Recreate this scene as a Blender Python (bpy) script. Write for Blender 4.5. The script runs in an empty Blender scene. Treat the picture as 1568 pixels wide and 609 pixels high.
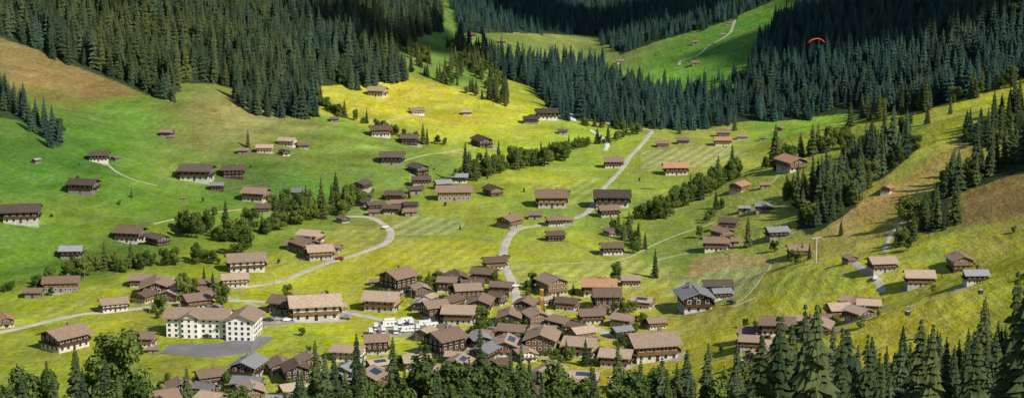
import bpy, math, random
import numpy as np
from mathutils import Vector
random.seed(7); np.random.seed(7)
RNG=np.random.RandomState(3)
scene=bpy.context.scene
COL=scene.collection
# ---------------------------------------------------------------- camera numbers
F=2926.0; PIT=math.radians(10.43); CAMZ=200.0; W0,H0=1568.0,609.0
cp,sp=math.cos(PIT),math.sin(PIT)
# ---------------------------------------------------------------- terrain height
def pos(a,k): return .5*(a+np.sqrt(a*a+k*k))
def smax(a,b,k): return .5*(a+b+np.sqrt((a-b)**2+k*k))
def smin(a,b,k): return .5*(a+b-np.sqrt((a-b)**2+k*k))
def vn(x,y,s,seed):
    x=np.asarray(x,float)/s; y=np.asarray(y,float)/s
    xi=np.floor(x); yi=np.floor(y); fx=x-xi; fy=y-yi
    fx=fx*fx*(3-2*fx); fy=fy*fy*(3-2*fy)
    def hsh(a,b):
        t=np.sin(a*127.1+b*311.7+seed*74.7)*43758.5453
        return t-np.floor(t)
    a=hsh(xi,yi)*(1-fx)+hsh(xi+1,yi)*fx
    b=hsh(xi,yi+1)*(1-fx)+hsh(xi+1,yi+1)*fx
    return (a*(1-fy)+b*fy)*2-1
def height(x,y):
    x=np.asarray(x,float); y=np.asarray(y,float)
    s=-.81*(x+233)+.59*(y-868)
    L=.2*pos(s,25)+.13*pos(s-330,80)
    a=60+.05*(y-1400)
    up=.03*pos(y-1400,50)
    C=up+.35*pos(np.abs(x-a)-10,20)+.3*pos(1380-y,30)
    slope=np.clip(L/14,0,1)
    q=.59*x+.81*y
    L=L+slope*(6.5*vn(q,s*.35,75,1)+2.6*vn(q,s*.4,30,2)+.8*vn(q,s,14,12))
    L=smin(L,C,10)
    sE=.8*(x-160)+.6*(y-1380)
    E=.5*pos(sE,30)
    C2=up+.35*pos(x-a-10,20)+.3*pos(1380-y,30)
    E=E+np.clip(E/25,0,1)*(9*vn(x*.6,y,60,3)+3*vn(x,y,26,4))
    E=smin(E,C2,10)
    xb=56+.19*(y-756)+10*np.sin(y/95.)
    D=.35*pos(x-xb,26)
    D=D+np.clip(D/12,0,1)*(4.6*vn(x*.4,y,60,5)+1.8*vn(x*.5,y,24,6)+.5*vn(x*.5,y,11,16))
    yc=1150+pos(1320-1.6*(x-188)-1150,30)
    D=D-.6*pos(y-yc,20)
    D=smax(D,-8,4)
    N=.3*pos(620-y,30)+ .0*x
    z=smax(smax(L,D,5),smax(E,N,5),5)-5
    z=z-2.5*np.exp(-(s/10.)**2)*np.clip((1300-y)/100,0,1)
    z=z+1.1*vn(x,y,95,8)+.45*vn(x,y,33,9)
    z=z+.35*pos(y-2350,120)
    z=z+.25*pos(-x-900,200)+.2*pos(x-900,200)
    return 700*np.tanh(np.maximum(z,-20)/700)
def proj(x,y,z):
    z=z-CAMZ
    d=y*cp-z*sp; up=y*sp+z*cp
    return W0/2+F*x/d, H0/2-F*up/d, d
TT=np.concatenate([np.arange(250,1500,1.5),np.arange(1500,6000,5)])
def unproj(u,v):
    a=(u-W0/2)/F; b=(H0/2-v)/F
    dy=cp+b*sp; dz=-sp+b*cp
    X=a*TT; Y=dy*TT; Z=CAMZ+dz*TT
    g=Z-height(X,Y)
    k=np.where(g<=0)[0]
    if len(k)==0: t=5000.
    else:
        k=k[0]
        if k==0: t=TT[0]
        else:
            t=TT[k-1]+(TT[k]-TT[k-1])*g[k-1]/(g[k-1]-g[k])
    x,y=a*t,dy*t
    return float(x),float(y),float(height(x,y)),float(t)
def densify(pl,step=14,close=True):
    out=[];n=len(pl)
    for i in range(n if close else n-1):
        p=pl[i];q=pl[(i+1)%n]; m=max(1,int(math.hypot(q[0]-p[0],q[1]-p[1])/step))
        for j in range(m): out.append((p[0]+(q[0]-p[0])*j/m,p[1]+(q[1]-p[1])*j/m))
    if not close: out.append(pl[-1])
    return out
def plan(pl,step=14): return [unproj(*p)[:2] for p in densify(pl,step)]
def pip(X,Y,poly):
    ins=np.zeros(X.shape,bool); n=len(poly)
    px=np.array([p[0] for p in poly]);py=np.array([p[1] for p in poly])
    j=n-1
    for i in range(n):
        c=((py[i]>Y)!=(py[j]>Y))
        if abs(py[j]-py[i])>1e-9:
            ins^= c & (X<(px[j]-px[i])*(Y-py[i])/(py[j]-py[i])+px[i])
        j=i
    return ins
def lin(c):
    gme=(c[0]+c[1]+c[2])/3.; c=[gme+(k-gme)*.94 for k in c[:3]]
    if c[1]>c[0]: c[0]+=(c[1]-c[0])*.10
    o=[]
    for k in c[:3]:
        k=min(1,k/255.*1.0); o.append(k/12.92 if k<=.04045 else ((k+.055)/1.055)**2.4)
    return o
# ---------------------------------------------------------------- materials
def newmat(name,rough=.9,spec=.1):
    m=bpy.data.materials.new(name); m.use_nodes=True
    nt=m.node_tree; b=nt.nodes['Principled BSDF']
    b.inputs['Roughness'].default_value=rough
    b.inputs['Specular IOR Level'].default_value=spec
    return m,nt,b
def noise_mat(name,c1,c2,scale=2.,rough=.9,spec=.1,objvar=0.,bump=0.,stretch=None,detail=4):
    m,nt,b=newmat(name,rough,spec)
    tc=nt.nodes.new('ShaderNodeTexCoord'); mp=nt.nodes.new('ShaderNodeMapping')
    nt.links.new(tc.outputs['Object'],mp.inputs['Vector'])
    if stretch: mp.inputs['Scale'].default_value=stretch
    n=nt.nodes.new('ShaderNodeTexNoise'); n.inputs['Scale'].default_value=scale; n.inputs['Detail'].default_value=detail
    nt.links.new(mp.outputs[0],n.inputs['Vector'])
    r=nt.nodes.new('ShaderNodeValToRGB')
    r.color_ramp.elements[0].position=.36; r.color_ramp.elements[1].position=.64
    r.color_ramp.elements[0].color=(*c1,1); r.color_ramp.elements[1].color=(*c2,1)
    nt.links.new(n.outputs['Fac'],r.inputs['Fac'])
    out=r.outputs['Color']
    if objvar>0:
        oi=nt.nodes.new('ShaderNodeObjectInfo'); mr=nt.nodes.new('ShaderNodeMapRange')
        mr.inputs['To Min'].default_value=1-objvar; mr.inputs['To Max'].default_value=1+objvar
        nt.links.new(oi.outputs['Random'],mr.inputs['Value'])
        vm=nt.nodes.new('ShaderNodeVectorMath'); vm.operation='SCALE'
        nt.links.new(out,vm.inputs[0]); nt.links.new(mr.outputs[0],vm.inputs['Scale']); out=vm.outputs[0]
    nt.links.new(out,b.inputs['Base Color'])
    if bump>0:
        bp=nt.nodes.new('ShaderNodeBump'); bp.inputs['Strength'].default_value=bump; bp.inputs['Distance'].default_value=.2
        nt.links.new(n.outputs['Fac'],bp.inputs['Height']); nt.links.new(bp.outputs[0],b.inputs['Normal'])
    return m
def foliage_mat(name,lo,hi,blue):
    m,nt,b=newmat(name,.85,.08)
    oi=nt.nodes.new('ShaderNodeObjectInfo')
    tc=nt.nodes.new('ShaderNodeTexCoord'); n=nt.nodes.new('ShaderNodeTexNoise'); n.inputs['Scale'].default_value=.9; n.inputs['Detail'].default_value=3
    nt.links.new(tc.outputs['Object'],n.inputs['Vector'])
    ad=nt.nodes.new('ShaderNodeMath'); ad.operation='MULTIPLY_ADD'; ad.inputs[1].default_value=.7
    nt.links.new(oi.outputs['Random'],ad.inputs[0])
    mu=nt.nodes.new('ShaderNodeMath'); mu.operation='MULTIPLY_ADD'; mu.inputs[1].default_value=.7; mu.inputs[2].default_value=-.2
    nt.links.new(n.outputs['Fac'],mu.inputs[0]); nt.links.new(mu.outputs[0],ad.inputs[2])
    r=nt.nodes.new('ShaderNodeMix'); r.data_type='RGBA'
    r.inputs['A'].default_value=(*lo,1); r.inputs['B'].default_value=(*hi,1)
    nt.links.new(ad.outputs[0],r.inputs['Factor'])
    at=nt.nodes.new('ShaderNodeAttribute'); at.attribute_type='INSTANCER'; at.attribute_name='tone'
    r2=nt.nodes.new('ShaderNodeMix'); r2.data_type='RGBA'
    vm=nt.nodes.new('ShaderNodeMix'); vm.data_type='RGBA'; vm.inputs['A'].default_value=(*[k*.5 for k in blue],1); vm.inputs['B'].default_value=(*[k*1.7 for k in blue],1)  # back-forest haze and cloud shade mixed into the foliage colour as blue
    nt.links.new(ad.outputs[0],vm.inputs['Factor']); nt.links.new(vm.outputs['Result'],r2.inputs['B'])
    nt.links.new(at.outputs['Fac'],r2.inputs['Factor']); nt.links.new(r.outputs['Result'],r2.inputs['A'])
    nt.links.new(r2.outputs['Result'],b.inputs['Base Color'])
    return m
M_needle=foliage_mat('spruce_needles',(.020,.040,.016),(.115,.135,.038),(.030,.064,.054))
M_leaf=foliage_mat('broad_leaves',(.04,.08,.018),(.16,.21,.042),(.045,.08,.04))
M_bark=noise_mat('bark',(.05,.035,.025),(.10,.075,.055),3)
M_roofs=[noise_mat('roof_tiles_tan',(.28,.205,.145),(.46,.35,.26),1.2,objvar=.3,stretch=(1,3,3)),
         noise_mat('roof_tiles_brown',(.155,.105,.075),(.27,.19,.14),1.2,objvar=.4,stretch=(1,3,3)),
         noise_mat('roof_tiles_dark',(.07,.054,.046),(.14,.105,.085),1.2,objvar=.35,stretch=(1,3,3)),
         noise_mat('roof_slate_grey',(.18,.18,.185),(.30,.30,.31),1.2,objvar=.3,stretch=(1,3,3)),
         noise_mat('roof_tiles_orange',(.33,.175,.10),(.45,.26,.16),1.2,objvar=.2,stretch=(1,3,3))]
M_walls=[noise_mat('larch_timber_mid',(.12,.06,.028),(.25,.135,.065),2,objvar=.45,stretch=(.3,.3,4)),
         noise_mat('old_timber_dark',(.04,.023,.015),(.10,.055,.033),2,objvar=.35,stretch=(.3,.3,4)),
         noise_mat('new_timber_light',(.42,.27,.12),(.60,.42,.21),2,objvar=.15,stretch=(.3,.3,4)),
         noise_mat('white_render',(.74,.72,.66),(.84,.82,.77),.6,objvar=.06)]
M_stone=noise_mat('plaster_base',(.46,.43,.38),(.64,.61,.55),.8,objvar=.3)
M_stoneD=noise_mat('rubble_stone',(.18,.16,.135),(.33,.30,.265),2,objvar=.2)
M_frame=noise_mat('window_frame',(.66,.64,.60),(.76,.74,.70),1)
M_glass=noise_mat('window_glass',(.02,.025,.03),(.05,.06,.07),.5,rough=.15,spec=.5)
M_solar=noise_mat('solar_glass',(.03,.05,.10),(.05,.08,.15),.5,rough=.2,spec=.5)
M_road=noise_mat('pale_tarmac',(.42,.39,.31),(.56,.52,.43),.15)
M_track=noise_mat('gravel',(.36,.36,.19),(.50,.48,.30),.3)
M_asph=noise_mat('asphalt_grey',(.17,.165,.16),(.23,.225,.215),.1)
M_yard=noise_mat('yard_gravel',(.26,.26,.17),(.40,.38,.28),.15)
M_white=noise_mat('white_paint',(.74,.74,.73),(.82,.82,.80),1,rough=.35,spec=.4)
M_cabin=noise_mat('cabin_paint',(.26,.29,.31),(.38,.40,.42),1,rough=.35,spec=.4)
M_rubber=noise_mat('rubber',(.015,.015,.015),(.03,.03,.03),1)
M_steel=noise_mat('galvanised_steel',(.35,.36,.37),(.5,.5,.5),1,rough=.5)
M_red=noise_mat('red_fabric',(.75,.06,.03),(.85,.10,.05),1)
M_water=noise_mat('white_water',(.45,.52,.52),(.8,.83,.82),.25)
M_fence=noise_mat('weathered_fence_wood',(.20,.17,.13),(.34,.30,.24),1)
M_cloud=noise_mat('cloud',(.85,.85,.86),(.95,.95,.95),.01)
M_car=[noise_mat('car_paint_%d'%i,c,tuple(k*1.1 for k in c),1,rough=.3,spec=.5) for i,c in enumerate([(.7,.7,.7),(.05,.06,.07),(.3,.31,.33),(.25,.04,.03),(.05,.1,.25),(.75,.75,.73)])]

# ---------------------------------------------------------------- ground
def axis(segs):
    out=[segs[0][0]]
    for a,b,st in segs:
        n=max(1,int(round((b-a)/st))); out+=list(a+(b-a)*(np.arange(1,n+1)/n))
    return np.array(out)
GX=axis([(-4500,-1000,120),(-1000,-420,10),(-420,420,2.0),(420,1000,10),(1000,4500,120)])
GY=axis([(-1500,300,60),(300,520,6),(520,1420,2.0),(1420,1900,4),(1900,2600,12),(2600,7000,150)])
XX,YY=np.meshgrid(GX,GY); ZZ=height(XX,YY)
ctrl=[(20,90,125,115,65),(80,110,130,118,60),(130,140,120,120,50),(30,230,76,116,40),(100,250,72,120,38),(60,300,90,134,42),(150,200,86,130,42),(200,170,96,140,44),(230,220,98,135,46),(280,170,120,125,60),(330,200,125,130,65),(400,190,120,135,60),(450,210,110,130,55),(300,230,94,128,50),(400,260,84,116,48),(200,310,90,138,40),(60,370,95,130,38),(150,390,88,122,42),(300,320,96,138,40),(450,270,88,126,46),(520,250,96,130,45),(540,215,120,145,55),(500,195,118,150,48),(530,160,182,178,48),(600,160,192,184,42),(680,175,188,184,44),(750,170,182,184,44),(800,215,162,176,46),(700,205,176,180,44),(880,205,152,174,48),(650,240,108,140,54),(500,290,90,130,46),(700,110,106,148,55),(640,85,102,138,55),(900,75,125,138,65),(1100,80,95,152,48),(1080,120,95,152,48),(690,20,90,125,50),  # grass colours, with the left slope's cloud shade worked into its darker greens
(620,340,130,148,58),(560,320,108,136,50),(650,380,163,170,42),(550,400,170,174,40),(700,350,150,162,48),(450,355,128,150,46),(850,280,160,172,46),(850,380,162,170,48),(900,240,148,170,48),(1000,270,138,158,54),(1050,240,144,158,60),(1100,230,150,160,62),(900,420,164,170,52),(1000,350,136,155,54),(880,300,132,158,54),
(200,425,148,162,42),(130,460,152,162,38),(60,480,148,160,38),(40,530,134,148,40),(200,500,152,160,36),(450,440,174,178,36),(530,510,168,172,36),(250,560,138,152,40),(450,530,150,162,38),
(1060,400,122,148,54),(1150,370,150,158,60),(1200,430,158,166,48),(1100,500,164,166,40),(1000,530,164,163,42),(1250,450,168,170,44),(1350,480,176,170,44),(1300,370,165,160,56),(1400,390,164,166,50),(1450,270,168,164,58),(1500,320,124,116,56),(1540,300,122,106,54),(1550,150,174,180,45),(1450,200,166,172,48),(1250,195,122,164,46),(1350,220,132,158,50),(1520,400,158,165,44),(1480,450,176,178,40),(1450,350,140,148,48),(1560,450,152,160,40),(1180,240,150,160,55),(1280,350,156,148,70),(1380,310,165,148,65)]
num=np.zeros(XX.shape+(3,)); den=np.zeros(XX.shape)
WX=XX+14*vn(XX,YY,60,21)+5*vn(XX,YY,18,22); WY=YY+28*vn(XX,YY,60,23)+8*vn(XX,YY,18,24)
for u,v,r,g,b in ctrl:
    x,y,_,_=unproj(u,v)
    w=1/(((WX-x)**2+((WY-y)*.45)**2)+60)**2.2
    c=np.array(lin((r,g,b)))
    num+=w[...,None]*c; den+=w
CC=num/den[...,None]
MOW=np.zeros(XX.shape)
def paint(poly,c,k=1.,mow=0.):
    m=pip(WX*.12+XX*.88,WY*.12+YY*.88,plan(poly)); CC[m]=CC[m]*(1-k)+np.array(lin(c))*k
    if mow: MOW[m]=mow
paint([(600,338),(640,330),(700,335),(715,345),(690,358),(600,360)],(158,170,98),.75,1)
paint([(1040,425),(1090,410),(1175,405),(1165,430),(1150,450),(1020,455)],(152,166,104),.85,1)
paint([(1060,395),(1120,385),(1205,398),(1090,415),(1050,430)],(172,146,92),.85,.3)
paint([(980,232),(1090,222),(1150,235),(1090,255),(985,262)],(168,176,104),.65,1)
paint([(860,425),(985,402),(1040,410),(1020,440),(960,452)],(158,166,76),.6,.9)
paint([(620,370),(740,365),(765,400),(640,425),(560,415)],(180,178,50),.4,.6)
paint([(400,400),(520,345),(585,345),(560,385),(480,405),(430,420)],(165,168,62),.5,.6)
paint([(60,470),(140,455),(150,472),(60,488)],(162,170,66),.5,.8)
paint([(800,285),(920,270),(905,320),(830,300)],(174,180,74),.5,.8)
paint([(1010,330),(1100,300),(1110,335),(1020,385),(985,395)],(108,140,56),.5)
paint([(1010,460),(1180,455),(1120,500),(1000,520)],(152,156,62),.45,.7)
paint([(1180,420),(1290,405),(1330,440),(1230,470),(1180,450)],(150,168,62),.5,.9)
paint([(1380,450),(1450,430),(1500,450),(1400,490)],(184,180,64),.5,.8)
paint([(1130,305),(1200,300),(1225,318),(1150,318)],(166,174,84),.55,.7)
paint([(1400,390),(1450,375),(1500,395),(1440,420)],(132,152,52),.5)
paint([(1230,480),(1300,500),(1260,540),(1180,570)],(140,156,50),.4)
paint([(790,355),(890,345),(900,370),(800,378)],(140,160,52),.4,.4)
paint([(1250,368),(1300,322),(1390,275),(1470,215),(1500,205),(1420,290),(1360,320),(1300,355)],(176,146,78),.75)
paint([(1460,350),(1480,300),(1568,255),(1600,300),(1540,340)],(144,117,66),.75)
paint([(1420,235),(1480,195),(1560,175),(1568,205),(1480,235),(1440,262)],(170,153,74),.55)
paint([(1460,380),(1568,330),(1600,360),(1500,410)],(154,136,68),.4)
paint([(300,150),(420,170),(520,195),(400,215),(330,215),(270,180)],(134,130,70),.6)
paint([(330,165),(400,160),(440,180),(380,205),(340,195)],(156,152,86),.55)
paint([(0,62),(60,80),(180,125),(215,150),(120,150),(60,130),(0,95)],(138,118,68),.75)
paint([(780,405),(930,400),(990,395),(960,425),(860,440),(790,440)],(156,164,78),.5,.9)
paint([(0,300),(120,290),(200,330),(140,380),(0,380)],(114,144,44),.45)
paint([(200,255),(270,250),(330,290),(240,320)],(100,142,46),.45)
paint([(520,262),(620,258),(640,285),(560,282)],(88,120,48),.5)
st=vn(XX*.25+YY*.1,YY*.9-XX*.5,9,61)*vn(XX,YY,45,62)
CC*= (1+.2*st)[...,None]
dry=np.clip(vn(XX,YY*.6,38,63)*1.6-.6,0,1)*.4; CC=CC*(1-dry[...,None])+dry[...,None]*np.array(lin((155,148,74)))*np.clip(CC.mean(-1)/.2,0,1)[...,None]
FOREST=[[(-80,-120),(-80,30),(0,58),(60,78),(110,100),(170,122),(235,150),(258,150),(262,128),(330,128),(365,140),(400,165),(440,178),(472,182),(490,165),(492,132),(560,128),(612,122),(622,105),(610,82),(622,58),(640,52),(665,48),(674,30),(680,-120)],
 [(-80,140),(0,135),(40,165),(75,190),(97,215),(92,228),(75,218),(50,195),(20,182),(-80,175)],
 [(672,56),(700,68),(740,90),(765,118),(820,135),(845,168),(862,182),(868,182),(868,120),(882,120),(884,184),(960,190),(1000,196),(1060,196),(1110,190),(1150,185),(1200,185),(1240,180),(1290,175),(1400,172),(1480,150),(1568,120),(1700,100),(1700,-120),(1250,-120),(1235,15),(1190,45),(1150,90),(1126,132),(1080,145),(1060,143),(1010,136),(985,125),(960,120),(935,106),(920,98),(870,104),(800,102)],
 [(695,30),(700,52),(780,50),(920,56),(950,84),(1000,66),(1060,48),(1110,34),(1140,20),(1190,0),(1200,-120),(690,-120)]]
COPSE=[[(1225,300),(1300,280),(1315,315),(1260,350),(1240,362),(1220,350)],
 [(1295,250),(1360,225),(1395,205),(1410,225),(1350,275),(1310,290)],
 [(1400,350),(1420,358),(1450,345),(1455,300),(1500,285),(1568,262),(1700,250),(1700,205),(1568,235),(1480,262),(1430,290)],
 [(1465,215),(1500,185),(1568,165),(1700,140),(1700,185),(1568,215),(1500,228)],
 [(1120,830),(1210,690),(1330,640),(1400,610),(1500,580),(1700,550),(1700,830)],]
FP=[plan(p) for p in FOREST]; CPp=[plan(p) for p in COPSE]
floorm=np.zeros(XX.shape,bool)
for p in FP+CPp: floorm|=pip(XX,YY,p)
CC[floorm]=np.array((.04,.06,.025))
far=(YY>2200)|(np.abs(XX)>700)
CC[far]=np.array((.04,.07,.03))
ny,nx=XX.shape
co=np.stack([XX,YY,ZZ],-1).reshape(-1,3)
idx=np.arange(nx*ny).reshape(ny,nx)
quads=np.stack([idx[:-1,:-1],idx[:-1,1:],idx[1:,1:],idx[1:,:-1]],-1).reshape(-1,4)
me=bpy.data.meshes.new('ground'); me.vertices.add(len(co)); me.vertices.foreach_set('co',co.ravel())
me.loops.add(quads.size); me.loops.foreach_set('vertex_index',quads.ravel().astype(np.int32))
me.polygons.add(len(quads)); me.polygons.foreach_set('loop_start',(np.arange(len(quads))*4).astype(np.int32))
me.polygons.foreach_set('loop_total',np.full(len(quads),4,np.int32))
me.polygons.foreach_set('use_smooth',np.ones(len(quads),bool))
me.update(); me.validate()
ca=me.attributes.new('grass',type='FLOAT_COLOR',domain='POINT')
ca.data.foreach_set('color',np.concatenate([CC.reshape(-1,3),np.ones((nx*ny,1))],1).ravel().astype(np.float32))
ma=me.attributes.new('mown',type='FLOAT',domain='POINT'); ma.data.foreach_set('value',MOW.ravel().astype(np.float32))
g=bpy.data.objects.new('ground',me); COL.objects.link(g)
m,nt,b=newmat('meadow_grass',.95,.03)
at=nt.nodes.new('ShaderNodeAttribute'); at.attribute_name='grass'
am=nt.nodes.new('ShaderNodeAttribute'); am.attribute_name='mown'
tc=nt.nodes.new('ShaderNodeTexCoord')
def tn(sc,det,st=None,rot=None):
    n=nt.nodes.new('ShaderNodeTexNoise'); n.inputs['Scale'].default_value=sc; n.inputs['Detail'].default_value=det
    n.inputs['Roughness'].default_value=.65
    if st:
        mp=nt.nodes.new('ShaderNodeMapping'); mp.inputs['Scale'].default_value=st
        if rot: mp.inputs['Rotation'].default_value=(0,0,rot)
        nt.links.new(tc.outputs['Object'],mp.inputs['Vector']); nt.links.new(mp.outputs[0],n.inputs['Vector'])
    else: nt.links.new(tc.outputs['Object'],n.inputs['Vector'])
    return n
def mrange(src,a,b_,lo=.3,hi=.7):
    r=nt.nodes.new('ShaderNodeMapRange'); r.inputs['From Min'].default_value=lo; r.inputs['From Max'].default_value=hi
    r.inputs['To Min'].default_value=a; r.inputs['To Max'].default_value=b_; nt.links.new(src,r.inputs['Value']); return r.outputs[0]
n1=tn(.018,5); n2=tn(.35,6); n3=tn(.08,5,(1,.3,4)); n5=tn(.05,4,(.25,1.6,1),.6)
def mth(op,a,b_):
    q=nt.nodes.new('ShaderNodeMath'); q.operation=op
    for i,k in enumerate((a,b_)):
        if isinstance(k,(int,float)): q.inputs[i].default_value=k
        else: nt.links.new(k,q.inputs[i])
    return q.outputs[0]
mul=lambda a,b_: mth('MULTIPLY',a,b_)
vo=nt.nodes.new('ShaderNodeTexVoronoi'); vo.inputs['Scale'].default_value=.014; vo.inputs['Randomness'].default_value=.85
nt.links.new(tc.outputs['Object'],vo.inputs['Vector'])
sx=nt.nodes.new('ShaderNodeSeparateColor'); nt.links.new(vo.outputs['Color'],sx.inputs[0])
wv=nt.nodes.new('ShaderNodeTexWave'); wv.inputs['Scale'].default_value=.042; wv.inputs['Distortion'].default_value=1.0; wv.inputs['Detail'].default_value=1; wv.bands_direction='X'
wv.inputs['Detail Scale'].default_value=.2
wm=nt.nodes.new('ShaderNodeMapping'); wm.inputs['Rotation'].default_value=(0,0,.32); nt.links.new(tc.outputs['Object'],wm.inputs['Vector'])
nt.links.new(wm.outputs[0],wv.inputs['Vector'])
mow=mth('ADD',1.0,mul(am.outputs['Fac'],mrange(wv.outputs['Fac'],-.17,.17,0,1)))
f=mul(mul(mul(mul(mrange(n1.outputs['Fac'],.82,1.18),mrange(n2.outputs['Fac'],.72,1.28)),mrange(n3.outputs['Fac'],.82,1.16)),mrange(n5.outputs['Fac'],.87,1.13)),mul(mow,mrange(sx.outputs[0],.92,1.08,0,1)))
vm=nt.nodes.new('ShaderNodeVectorMath'); vm.operation='SCALE'
nt.links.new(at.outputs['Color'],vm.inputs[0]); nt.links.new(f,vm.inputs['Scale'])
hs=nt.nodes.new('ShaderNodeHueSaturation'); nt.links.new(vm.outputs[0],hs.inputs['Color'])
n4=tn(.013,5); nt.links.new(mth('ADD',mrange(n4.outputs['Fac'],.480,.516),mrange(sx.outputs[1],-.006,.006,0,1)),hs.inputs['Hue'])
n6=tn(.12,4); nt.links.new(mrange(n6.outputs['Fac'],.84,1.08),hs.inputs['Saturation'])
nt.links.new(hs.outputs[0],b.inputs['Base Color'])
bp=nt.nodes.new('ShaderNodeBump'); bp.inputs['Strength'].default_value=.65; bp.inputs['Distance'].default_value=1.3
nt.links.new(mth('ADD',n2.outputs['Fac'],mul(n3.outputs['Fac'],2.0)),bp.inputs['Height']); nt.links.new(bp.outputs[0],b.inputs['Normal'])
me.materials.append(m)

# ---------------------------------------------------------------- mesh helper
class MB:
    def __init__(s): s.v=[];s.f=[];s.m=[]
    def add(s,vs,fs,mi=0):
        o=len(s.v); s.v+= [tuple(q) for q in vs]; s.f+=[tuple(o+i for i in q) for q in fs]; s.m+=[mi]*len(fs)
    def box(s,x0,x1,y0,y1,z0,z1,mi=0,taper=0):
        t=taper
        s.add([(x0,y0,z0),(x1,y0,z0),(x1,y1,z0),(x0,y1,z0),(x0+t,y0+t,z1),(x1-t,y0+t,z1),(x1-t,y1-t,z1),(x0+t,y1-t,z1)],
          [(0,3,2,1),(4,5,6,7),(0,1,5,4),(1,2,6,5),(2,3,7,6),(3,0,4,7)],mi)
    def tube(s,p,q,r0,r1,n=6,mi=0):
        p=Vector(p);q=Vector(q);d=(q-p).normalized(); a=d.orthogonal().normalized(); c=d.cross(a)
        vs=[p+(a*math.cos(t)+c*math.sin(t))*r0 for t in [2*math.pi*i/n for i in range(n)]]+[q+(a*math.cos(t)+c*math.sin(t))*r1 for t in [2*math.pi*i/n for i in range(n)]]
        s.add(vs,[(i,(i+1)%n,n+(i+1)%n,n+i) for i in range(n)]+[tuple(range(n-1,-1,-1)),tuple(range(n,2*n))],mi)
    def mesh(s,name,mats,smooth=False):
        me=bpy.data.meshes.new(name); me.from_pydata(s.v,[],s.f)
        for q in mats: me.materials.append(q)
        if len(mats)>1: me.polygons.foreach_set('material_index',s.m)
        if smooth: me.polygons.foreach_set('use_smooth',[True]*len(s.f))
        me.update(); return me
def obj(name,me,parent=None,loc=None,rz=0,sc=1,coll=COL):
    o=bpy.data.objects.new(name,me); coll.objects.link(o)
    if parent: o.parent=parent
    if loc: o.location=loc
    if rz: o.rotation_euler[2]=rz
    if sc!=1: o.scale=(sc,)*3
    return o

# ---------------------------------------------------------------- roads
ROADPTS=[]
def catmull(P,n=10):
    P=[P[0]]+P+[P[-1]]; out=[]
    for i in range(1,len(P)-2):
        for j in range(n):
            t=j/n; r=[]
            for k in range(2):
                a,b_,c,d=P[i-1][k],P[i][k],P[i+1][k],P[i+2][k]
                r.append(.5*((2*b_)+(-a+c)*t+(2*a-5*b_+4*c-d)*t*t+(-a+3*b_-3*c+d)*t**3))
            out.append(r)
    out.append(list(P[-2])); return out
def resample(P,st=3):
    Q=[P[0]]
    for p in P[1:]:
        d=math.hypot(p[0]-Q[-1][0],p[1]-Q[-1][1])
        if d>st:
            m_=int(d/st)
            q0=Q[-1]
            for j in range(1,m_+1): Q.append([q0[0]+(p[0]-q0[0])*j/m_,q0[1]+(p[1]-q0[1])*j/m_])
    return Q
def road(name,pl,w,mat,off=.16):
    Q=np.array(resample(catmull([list(unproj(*p)[:2]) for p in pl],12)))
    T=np.gradient(Q,axis=0); T/=np.linalg.norm(T,axis=1)[:,None]+1e-9
    Nn=np.stack([-T[:,1],T[:,0]],1); vs=[];fs=[];K=5
    for i in range(len(Q)):
        ww=w*(1+.06*math.sin(i*.7)+.07*random.random())
        for k in range(K):
            p=Q[i]+Nn[i]*(k/(K-1)-.5)*ww
            vs.append((p[0],p[1],float(height(p[0],p[1]))+off-(0.3 if k in(0,K-1) else 0)*.4))
    for i in range(len(Q)-1):
        for k in range(K-1): fs.append((i*K+k,i*K+k+1,(i+1)*K+k+1,(i+1)*K+k))
    me=bpy.data.meshes.new(name); me.from_pydata(vs,[],fs); me.materials.append(mat); obj(name,me)
    for q in Q: ROADPTS.append((q[0],q[1],w))
road('road',[(520,332),(560,332),(582,340),(598,355),(590,372),(550,388),(510,400),(480,410),(430,430),(385,438),(350,441)],3.8,M_road)
road('road',[(738,508),(765,488),(790,468),(787,440),(774,410),(771,385),(780,362),(796,350),(850,341),(895,328),(918,300)],4.0,M_road)
road('road',[(918,300),(924,288),(940,272),(956,254),(964,240),(980,224),(992,210),(1000,200)],3.0,M_road)
road('road',[(1000,200),(975,195),(940,190),(905,183)],2.6,M_road)
road('road',[(-30,514),(30,502),(80,490),(130,480),(165,478),(230,470)],4.0,M_road)
road('road',[(350,460),(410,462),(470,468),(560,484),(640,500),(700,505),(738,508)],4.0,M_road)
road('road',[(400,500),(430,494),(480,492),(540,490)],4,M_road)
road('road',[(738,508),(690,520),(640,540),(560,560),(480,575)],5,M_road)
road('road',[(792,468),(840,480),(900,500),(960,520)],4.5,M_road)
road('road',[(1353,385),(1362,362),(1378,342),(1400,325)],2.0,M_road)
road('road',[(1302,400),(1320,412),(1340,425),(1350,440),(1348,452)],3.0,M_road)
road('path',[(1040,100),(1043,93),(1070,84),(1085,70),(1105,60),(1118,50),(1122,40),(1126,28)],2.4,M_road)
road('path',[(782,408),(830,405),(890,402),(950,398),(1000,375),(1050,355),(1100,338)],1.3,M_track)
road('path',[(165,252),(180,264),(205,275),(245,285)],1.6,M_track)
road('path',[(1090,466),(1130,462),(1150,445),(1165,425),(1180,405)],1.0,M_track)
road('path',[(1095,240),(1110,230),(1120,222)],1.6,M_track)
road('path',[(235,343),(270,335),(330,325),(385,318)],1.2,M_track)
road('path',[(1195,262),(1180,280),(1150,290)],2.0,M_track)
road('path',[(600,252),(640,240),(690,232),(730,226)],1.1,M_track)
road('path',[(590,185),(620,180),(640,176)],1.6,M_track)
road('path',[(1120,470),(1145,460),(1165,452)],2.2,M_track)
road('path',[(350,455),(375,462),(400,470)],3,M_track)
road('path',[(690,233),(760,240),(830,232)],.9,M_track)
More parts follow.
